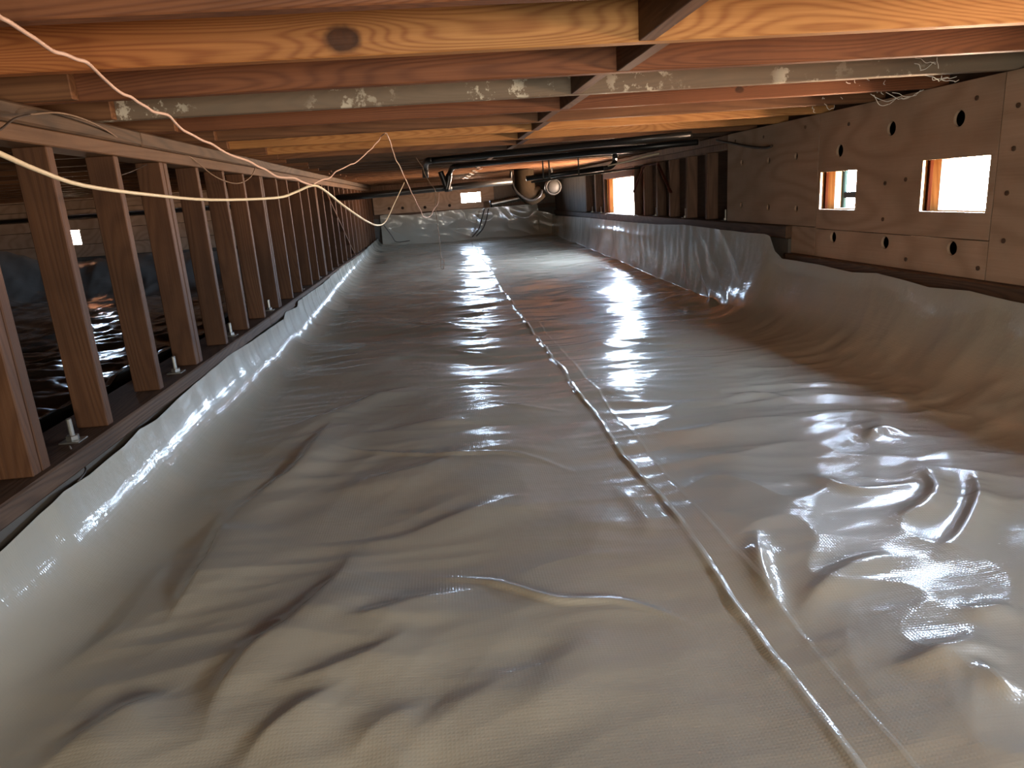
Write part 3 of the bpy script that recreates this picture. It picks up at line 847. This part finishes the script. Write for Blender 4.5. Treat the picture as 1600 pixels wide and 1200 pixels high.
vb = thing('vapor_barrier', 'shiny cream plastic sheet covering the ground and turned up along the walls', 'plastic sheet', (0.5, 5.0, -1.0))
grid_object('sheet', *sheet_grid('L'), M['sheet'], vb)
grid_object('sheet', *sheet_grid('R'), M['sheet'], vb)
# flap that covers the far footing
ux = np.linspace(-1.08, 2.40, 290); vz = np.linspace(0, 1, 70)
tz = np.interp(ux, [-1.08, -0.95, -0.85, -0.72, -0.45, -0.1, 0.4, 1.0, 1.6, 2.05, 2.07, 2.2, 2.40], [-.21, -.19, -.205, -.225, -.235, -.215, -.20, -.20, -.195, -.195, -.33, -.36, -.43])
bz = np.interp(ux, [-1.08, 2.05], [-.80, -.82])
FX = np.repeat(ux[None, :], 70, 0); FZ = bz[None, :] + (tz - bz)[None, :] * vz[:, None]
FY = YE - 0.06 + 0.03 * perlin(FX * 1.9, FZ * 3.0, 91) + 0.018 * (1 - 2 * np.abs(perlin(FX * 2.7 + FZ * 2, FZ * 4.5, 92))) - 0.10 * (1 - vz[:, None]) ** 3
FY = np.minimum(FY, YE - 0.025)
o = grid_object('end_flap', FX, FY, FZ, M['sheet'], vb); o['label'] = 'greenish upright flap on the far footing'
# sheet of the neighbouring bay
gx = np.linspace(-6.55, -1.52, 200); gy = np.linspace(-1.0, 11.2, 300)
GX, GY = np.meshgrid(gx, gy)
GZ = -1.06 + 0.03 * (1 - 2 * np.abs(perlin(GX * 2.2 + GY, GY * 2.0, 104))) + 0.012 * (1 - 2 * np.abs(perlin(GX * 6 + GY, GY * 6.0, 105))) + 0.09 * perlin(GX * .8, GY * .8, 101) + 0.04 * (1 - 2 * np.abs(perlin(GX * 1.6, GY * 3.4, 102))) + 0.012 * perlin(GX * 5, GY * 9, 103)
GZ += 0.5 * sstep(10.4, 11.2, GY) + 0.25 * sstep(-5.6, -6.5, GX) + 0.33 * sstep(-1.85, -1.53, GX)
o = grid_object('neighbour_sheet', GX, GY, GZ, M['sheet_shaded'], None)
tag(o, 'glossy plastic sheet on the ground behind the row of studs, shade put into its colour', 'plastic sheet')

# ------------------------------------------------------------------ wires and cables
def cable(name, pts, r, mat, label, cat='cable', n=8, wob=0.0, seed=1, group=None):
    P = [Vector(p) for p in pts]
    if wob:
        rr = random.Random(seed); Q = []
        for a, b in zip(P[:-1], P[1:]):
            L = (b - a).length; kk = max(1, int(L / 0.05))
            for i in range(kk):
                p = a.lerp(b, i / kk)
                Q.append(p + Vector((rr.uniform(-1, 1), rr.uniform(-1, 1), rr.uniform(-1, 1))) * wob)
        Q.append(P[-1]); P = Q
    o = MB().tube(P, r, n, 4).build(name, mat, None, True)
    return tag(o, label, cat, group)
cable('cable', [(-0.696, 1.200, 0.139), (-0.728, 1.350, 0.127), (-0.797, 1.600, 0.114), (-0.851, 1.900, 0.094), (-0.873, 2.350, 0.078), (-0.818, 2.800, 0.059), (-0.639, 3.050, 0.055), (-0.579, 3.150, 0.073), (-0.512, 3.200, 0.098), (-0.481, 3.300, 0.082), (-0.443, 3.600, 0.012), (-0.378, 3.950, -0.075), (-0.333, 4.200, -0.113), (-0.293, 4.350, -0.095), (-0.239, 4.450, 0.001), (-0.169, 4.550, 0.122)], [0.0052, 0.0052, 0.0052, 0.0052, 0.0052, 0.0052, 0.0052, 0.0052, 0.0052, 0.0052, 0.0052, 0.0052, 0.0052, 0.0036, 0.0028, 0.0022], M['cream_cable'], 'thick cream cable sagging across the studs from the left edge', 'cable')
cable('wire', [(-0.664, 1.263, 0.345), (-0.672, 1.298, 0.345), (-0.677, 1.330, 0.345), (-0.692, 1.377, 0.345), (-0.695, 1.408, 0.345), (-0.703, 1.451, 0.345), (-0.711, 1.494, 0.345), (-0.718, 1.537, 0.345), (-0.731, 1.598, 0.345), (-0.740, 1.651, 0.345), (-0.733, 1.681, 0.345), (-0.735, 1.731, 0.345), (-0.730, 1.765, 0.345), (-0.749, 1.846, 0.345), (-0.772, 1.935, 0.345), (-0.789, 2.012, 0.343), (-0.790, 2.050, 0.334), (-0.789, 2.090, 0.327), (-0.784, 2.130, 0.324), (-0.784, 2.170, 0.317), (-0.777, 2.210, 0.308), (-0.774, 2.250, 0.300), (-0.754, 2.300, 0.296), (-0.761, 2.375, 0.283), (-0.766, 2.450, 0.269), (-0.759, 2.517, 0.259), (-0.751, 2.583, 0.247), (-0.741, 2.650, 0.240), (-0.730, 2.725, 0.222), (-0.717, 2.800, 0.209), (-0.688, 2.900, 0.194), (-0.668, 2.950, 0.176), (-0.649, 3.000, 0.163), (-0.624, 3.050, 0.139), (-0.599, 3.085, 0.133), (-0.566, 3.120, 0.130), (-0.540, 3.155, 0.113), (-0.510, 3.190, 0.100)], 0.0042, M['pink_wire'], 'pinkish kinked wire slanting down from the upper left corner', 'wire')
cable('wire', [(-0.502, 3.200, 0.104), (-0.489, 3.250, 0.115), (-0.473, 3.300, 0.124), (-0.459, 3.350, 0.128), (-0.450, 3.400, 0.139), (-0.437, 3.450, 0.159), (-0.415, 3.488, 0.171), (-0.401, 3.525, 0.180), (-0.376, 3.562, 0.194), (-0.363, 3.600, 0.199), (-0.344, 3.650, 0.216), (-0.320, 3.700, 0.240), (-0.308, 3.750, 0.257), (-0.288, 3.800, 0.276), (-0.273, 3.843, 0.298), (-0.252, 3.887, 0.322), (-0.241, 3.930, 0.344), (-0.211, 3.792, 0.345)], 0.0028, M['pink_wire'], 'thin kinked wire rising from the cable crossing to a joist', 'wire')
cable('wire', [(-0.206, 3.816, 0.345), (-0.207, 4.075, 0.328), (-0.204, 4.150, 0.299), (-0.198, 4.200, 0.266), (-0.192, 4.250, 0.236), (-0.178, 4.300, 0.209), (-0.168, 4.425, 0.167), (-0.155, 4.550, 0.126), (-0.146, 4.667, 0.092), (-0.140, 4.783, 0.064), (-0.124, 4.900, 0.021), (-0.115, 5.033, -0.016), (-0.098, 5.167, -0.059), (-0.085, 5.300, -0.105), (-0.040, 5.500, -0.111), (-0.008, 5.600, -0.065), (0.031, 5.700, -0.017), (0.047, 5.900, 0.057)], 0.0028, M['pink_wire'], 'thin wire hanging from a joist nail and looping back up', 'wire')
cable('wire', [(-0.110, 5.989, 0.345), (-0.090, 6.000, 0.309), (-0.065, 6.000, 0.268), (-0.056, 6.000, 0.223), (-0.038, 6.000, 0.182), (-0.014, 6.000, 0.136), (0.017, 6.000, 0.091), (0.015, 6.000, 0.035), (0.009, 6.000, -0.026), (0.008, 6.000, -0.082), (0.015, 6.000, -0.238), (0.016, 6.000, -0.395), (0.021, 6.000, -0.459), (0.039, 6.000, -0.492), (0.028, 6.000, -0.555), (0.008, 6.000, -0.543), (0.015, 6.000, -0.469)], 0.0028, M['brown_wire'], 'long straight wire dangling over the sheet with a looped end', 'wire')
cable('wire', [(-1.059, 1.900, 0.218), (-1.092, 2.050, 0.251), (-1.129, 2.200, 0.295), (-1.165, 2.360, 0.326)], 0.003, M['dark_wire'], 'dark wire stapled to the left end of the plate', 'wire')
cable('wire', [(-1.173, 2.380, 0.329), (-1.144, 2.488, 0.345), (-1.148, 2.665, 0.345), (-1.179, 2.900, 0.334), (-1.205, 3.120, 0.309), (-1.227, 3.400, 0.300), (-1.219, 3.720, 0.318)], 0.003, M['brown_wire'], 'brown wire arching along the rough plate', 'wire')
cable('wire', [(-1.213, 3.700, 0.316), (-1.244, 3.500, 0.258), (-1.273, 3.300, 0.207), (-1.288, 3.200, 0.187)], 0.0025, M['dark_wire'], 'dark wire hanging in front of the second and third studs', 'wire')
cable('wire', [(-1.213, 3.720, 0.318), (-1.198, 3.900, 0.291), (-1.160, 4.050, 0.216), (-1.125, 4.200, 0.178), (-1.096, 4.350, 0.173), (-1.065, 4.500, 0.211), (-1.061, 4.650, 0.276)], 0.003, M['brown_wire'], 'brown wire drooping in a shallow loop below the plate', 'wire')
cable('wire', [(-1.218, 2.250, -0.670), (-1.207, 2.250, -0.710), (-1.185, 2.250, -0.754), (-1.109, 2.050, -0.722)], 0.003, M['dark_wire'], 'black wire crossing the bottom plate at the lower left', 'wire')
cable('wire', [(-0.884, 12.500, -0.344), (-0.792, 12.800, -0.537), (-0.743, 13.300, -0.679), (-0.535, 14.000, -0.708)], 0.008, M['dark_wire'], 'dark wires hanging in the far left corner', 'wire')
cable('wire', [(0.970, 14.200, -0.211), (0.890, 14.200, -0.438), (0.827, 14.200, -0.594), (0.686, 14.150, -0.730)], 0.012, M['dark_wire'], 'dark wire running down the far flap', 'wire')
cable('wire', [(1.045, 14.200, -0.216), (0.992, 14.200, -0.421), (0.902, 14.200, -0.600), (0.763, 14.150, -0.724)], 0.012, M['dark_wire'], 'second dark wire beside the first on the far flap', 'wire')
cable('cable', [(2.436, 6.100, 0.339), (2.429, 5.750, 0.287), (2.408, 5.400, 0.239), (2.403, 5.120, 0.211), (2.388, 4.980, 0.215)], 0.01, M['dark_wire'], 'dark cable resting along the top of the plywood', 'cable')

# ------------------------------------------------------------------ pipes and ducts under the joists
t = thing('drain_pipe', 'black drain pipe under the joists with an elbow turned down at its left end', 'pipe', (-0.001, 6.900, 0.363))
MB().tube([(-0.001, 6.169, 0.325), (0.639, 5.736, 0.325), (1.340, 5.283, 0.325), (1.806, 4.981, 0.325)], 0.024, 14, 4, smooth=False).build('run', M['abs'], t, True)
MB().tube([(0.021, 6.146, 0.325), (-0.022, 6.241, 0.325), (-0.044, 6.753, 0.325), (-0.052, 6.900, 0.293)], 0.027, 12, 4).build('elbow', M['abs'], t, True)
MB().tube([(-0.051, 6.900, 0.304), (-0.057, 6.900, 0.213)], 0.03, 12, 4).build('stub', M['dull_metal'], t, True)
t = thing('drain_pipe', 'second black pipe with a shiny elbow behind the first', 'pipe', (0.265, 7.900, 0.341))
MB().tube([(0.253, 7.531, 0.325), (0.897, 6.993, 0.325), (1.626, 6.418, 0.325), (2.213, 5.954, 0.325)], 0.024, 14, 4, smooth=False).build('run', M['abs'], t, True)
MB().tube([(0.278, 7.511, 0.325), (0.230, 7.640, 0.325), (0.214, 7.900, 0.305), (0.181, 7.900, 0.241)], 0.027, 12, 4).build('elbow', M['abs'], t, True)
MB().tube([(0.190, 7.900, 0.260), (0.169, 7.900, 0.182), (0.141, 7.900, 0.104)], 0.034, 12, 4).build('branch', M['abs'], t, True)
MB().tube([(0.097, 7.900, 0.299), (0.124, 7.900, 0.218), (0.149, 7.900, 0.110)], 0.03, 12, 4).build('branch', M['abs'], t, True)
t = thing('drain_pipe', 'long black pipe crossing below the others near the far wall', 'pipe', (-1.617, 9.600, 0.116))
MB().tube([(-1.617, 9.600, 0.116), (-0.634, 9.600, 0.131), (0.368, 9.600, 0.162), (1.045, 9.600, 0.183)], 0.042, 14, 4, smooth=False).build('run', M['abs'], t, True)
MB().tube([(0.149, 9.600, 0.152), (0.250, 9.600, 0.157)], 0.052, 12, 4).build('coupling', M['abs'], t, True)
t = thing('supply_pipe', 'dark pipe on straps at the right that turns up at its end', 'pipe', (0.977, 7.600, 0.161))
MB().tube([(0.977, 7.600, 0.161), (1.371, 7.600, 0.185), (1.817, 7.600, 0.212)], 0.026, 14, 4, smooth=False).build('run', M['abs'], t, True)
MB().tube([(1.796, 7.600, 0.210), (1.865, 7.600, 0.218), (1.914, 7.600, 0.251), (1.929, 7.600, 0.295), (1.882, 7.410, 0.325)], 0.027, 12, 4).build('elbow', M['abs'], t, True)
MB().box(1.145, 1.161, 7.555, 7.558, 0.140, 0.363, 0).build('hanger_strap', M['dull_metal'], t)
MB().box(1.210, 1.226, 7.555, 7.558, 0.142, 0.363, 0).build('hanger_strap', M['dull_metal'], t)
MB().box(1.520, 1.536, 7.555, 7.558, 0.164, 0.363, 0).build('hanger_strap', M['dull_metal'], t)
t = thing('supply_pipe', 'thin metal pipe below the strapped black pipe', 'pipe', (1.042, 7.700, 0.124))
MB().tube([(1.042, 7.700, 0.124), (1.526, 7.700, 0.156), (2.225, 7.700, 0.197)], 0.01, 14, 4, smooth=False).build('run', M['dull_metal'], t, True)
t = thing('conduit', 'white cable sloping to the right above the tall vent', 'cable', (1.803, 7.400, 0.229))
MB().tube([(1.803, 7.400, 0.229), (1.951, 7.200, 0.253), (2.088, 7.000, 0.282), (2.185, 6.900, 0.294)], 0.008, 14, 4, smooth=True).build('run', M['cream_cable'], t, True)
t = thing('duct', 'brown wrapped duct dropping from the joists near the far wall', 'duct', (1.357, 10.800, 0.039))
MB().tube([(1.360, 10.800, 0.360), (1.360, 10.800, 0.220), (1.370, 10.800, 0.080), (1.460, 10.800, -0.020), (1.617, 10.800, 0.043)], [.15, .15, .155, .14, .10], 18, 5).build('wrapping', M['insulation'], t, True)
MB().tube([(1.160, 10.700, 0.350), (1.160, 10.700, 0.200), (1.220, 10.640, 0.040), (1.390, 10.620, -0.080), (1.540, 10.620, -0.050), (1.600, 10.660, 0.050)], .02, 8, 5).build('strap', M['abs'], t, True)
t = thing('exhaust_fan', 'round metal fan housing beside the brown duct', 'fan', (1.761, 10.600, 0.082))
MB().lathe([(0.25, .10), (0.02, .115), (0, .118), (-.012, .112), (-.012, .098), (0.01, .094)], (1.761, 10.600, 0.082), (0, 1, 0), 28).build('housing', M['dull_metal'], t, True)
MB().lathe([(0.012, .094), (-.006, .085), (-.018, .06), (-.022, .03), (-.023, .004)], (1.761, 10.600, 0.082), (0, 1, 0), 28).build('dome', M['dull_metal'], t, True)
MB().box(1.749, 1.773, 10.680, 10.710, 0.182, .36, .002).build('bracket', M['dull_metal'], t)
t = thing('flexible_duct', 'silver ribbed hose lying on the ledge of the far wall', 'hose', (1.089, 14.200, -0.134))
MB().tube([(1.089, 14.200, -0.134), (1.116, 14.200, -0.130), (1.142, 14.200, -0.127), (1.168, 14.199, -0.124), (1.193, 14.199, -0.120), (1.219, 14.198, -0.117), (1.244, 14.197, -0.114), (1.269, 14.196, -0.110), (1.294, 14.194, -0.107), (1.319, 14.193, -0.104), (1.344, 14.191, -0.100), (1.369, 14.189, -0.097), (1.393, 14.187, -0.094), (1.417, 14.184, -0.091), (1.441, 14.182, -0.087), (1.465, 14.179, -0.084), (1.489, 14.176, -0.081), (1.512, 14.173, -0.078), (1.536, 14.170, -0.075), (1.559, 14.167, -0.071), (1.582, 14.163, -0.068), (1.605, 14.160, -0.065), (1.628, 14.156, -0.062), (1.651, 14.151, -0.059), (1.673, 14.147, -0.056), (1.695, 14.143, -0.053), (1.717, 14.138, -0.050), (1.739, 14.133, -0.047), (1.761, 14.128, -0.043), (1.783, 14.123, -0.040), (1.804, 14.117, -0.037), (1.826, 14.112, -0.034), (1.847, 14.106, -0.031), (1.868, 14.100, -0.028)], [0.050, 0.062, 0.050, 0.062, 0.050, 0.062, 0.050, 0.062, 0.050, 0.062, 0.050, 0.062, 0.050, 0.062, 0.050, 0.062, 0.050, 0.062, 0.050, 0.062, 0.050, 0.062, 0.050, 0.062, 0.050, 0.062, 0.050, 0.062, 0.050, 0.062, 0.050, 0.062, 0.050, 0.062], 12, 1, smooth=False).build('hose', M['galv'], t, True)
MB().tube([(1.089, 14.200, -0.134), (1.116, 14.200, -0.130)], .068, 14, 1, smooth=False).build('clamp', M['abs'], t, True)

# ------------------------------------------------------------------ cobwebs
def cobweb(name, strands, label):
    mb = MB(); rr = random.Random(5)
    for (a, b, sag) in strands:
        a = Vector(a); b = Vector(b); pts = []
        for i in range(7):
            s = i / 6
            p = a.lerp(b, s); p.z -= sag * 4 * s * (1 - s)
            p += Vector((rr.uniform(-1, 1), rr.uniform(-1, 1), rr.uniform(-1, 1))) * 0.006
            pts.append(p)
        mb.tube(pts, 0.0016, 4, 3)
    o = mb.build(name, M['silk'], None, True)
    return tag(o, label, 'cobweb', None, 'stuff')
cobweb('cobweb', [((1.987, 2.900, 0.425), (2.071, 2.880, 0.398), 0.0), ((2.018, 2.900, 0.385), (2.076, 2.900, 0.411), 0.0), ((2.074, 2.930, 0.363), (2.196, 2.930, 0.359), 0.012), ((2.084, 2.930, 0.353), (2.149, 2.930, 0.344), 0.008), ((1.988, 2.900, 0.406), (2.075, 2.930, 0.358), 0.0), ((2.125, 2.930, 0.360), (2.212, 2.930, 0.336), 0.01), ((2.060, 2.880, 0.423), (2.111, 2.920, 0.374), 0)], 'pale cobweb on the end of the gray joist by the plywood')
cobweb('cobweb', [((2.094, 3.400, 0.417), (2.179, 3.440, 0.358), 0), ((2.146, 3.440, 0.363), (2.298, 3.440, 0.341), 0.03), ((2.156, 3.440, 0.357), (2.272, 3.440, 0.336), 0.045), ((2.181, 3.400, 0.410), (2.199, 3.440, 0.346), 0), ((2.254, 3.440, 0.357), (2.412, 3.440, 0.361), 0.02), ((2.298, 3.440, 0.335), (2.402, 3.440, 0.358), 0.012), ((1.983, 3.400, 0.414), (2.060, 3.420, 0.396), 0), ((2.030, 3.400, 0.417), (2.077, 3.420, 0.384), 0), ((2.221, 3.440, 0.359), (2.338, 3.440, 0.333), 0.02)], 'white drooping cobweb below the second joist end by the plywood')
cobweb('cobweb', [((2.163, 3.900, 0.367), (2.226, 3.900, 0.357), 0.02), ((2.260, 3.900, 0.404), (2.276, 3.930, 0.368), 0), ((2.097, 3.900, 0.361), (2.113, 3.900, 0.333), 0), ((2.150, 3.900, 0.403), (2.173, 3.920, 0.379), 0)], 'small faint cobweb under a joist left of the big cobweb')
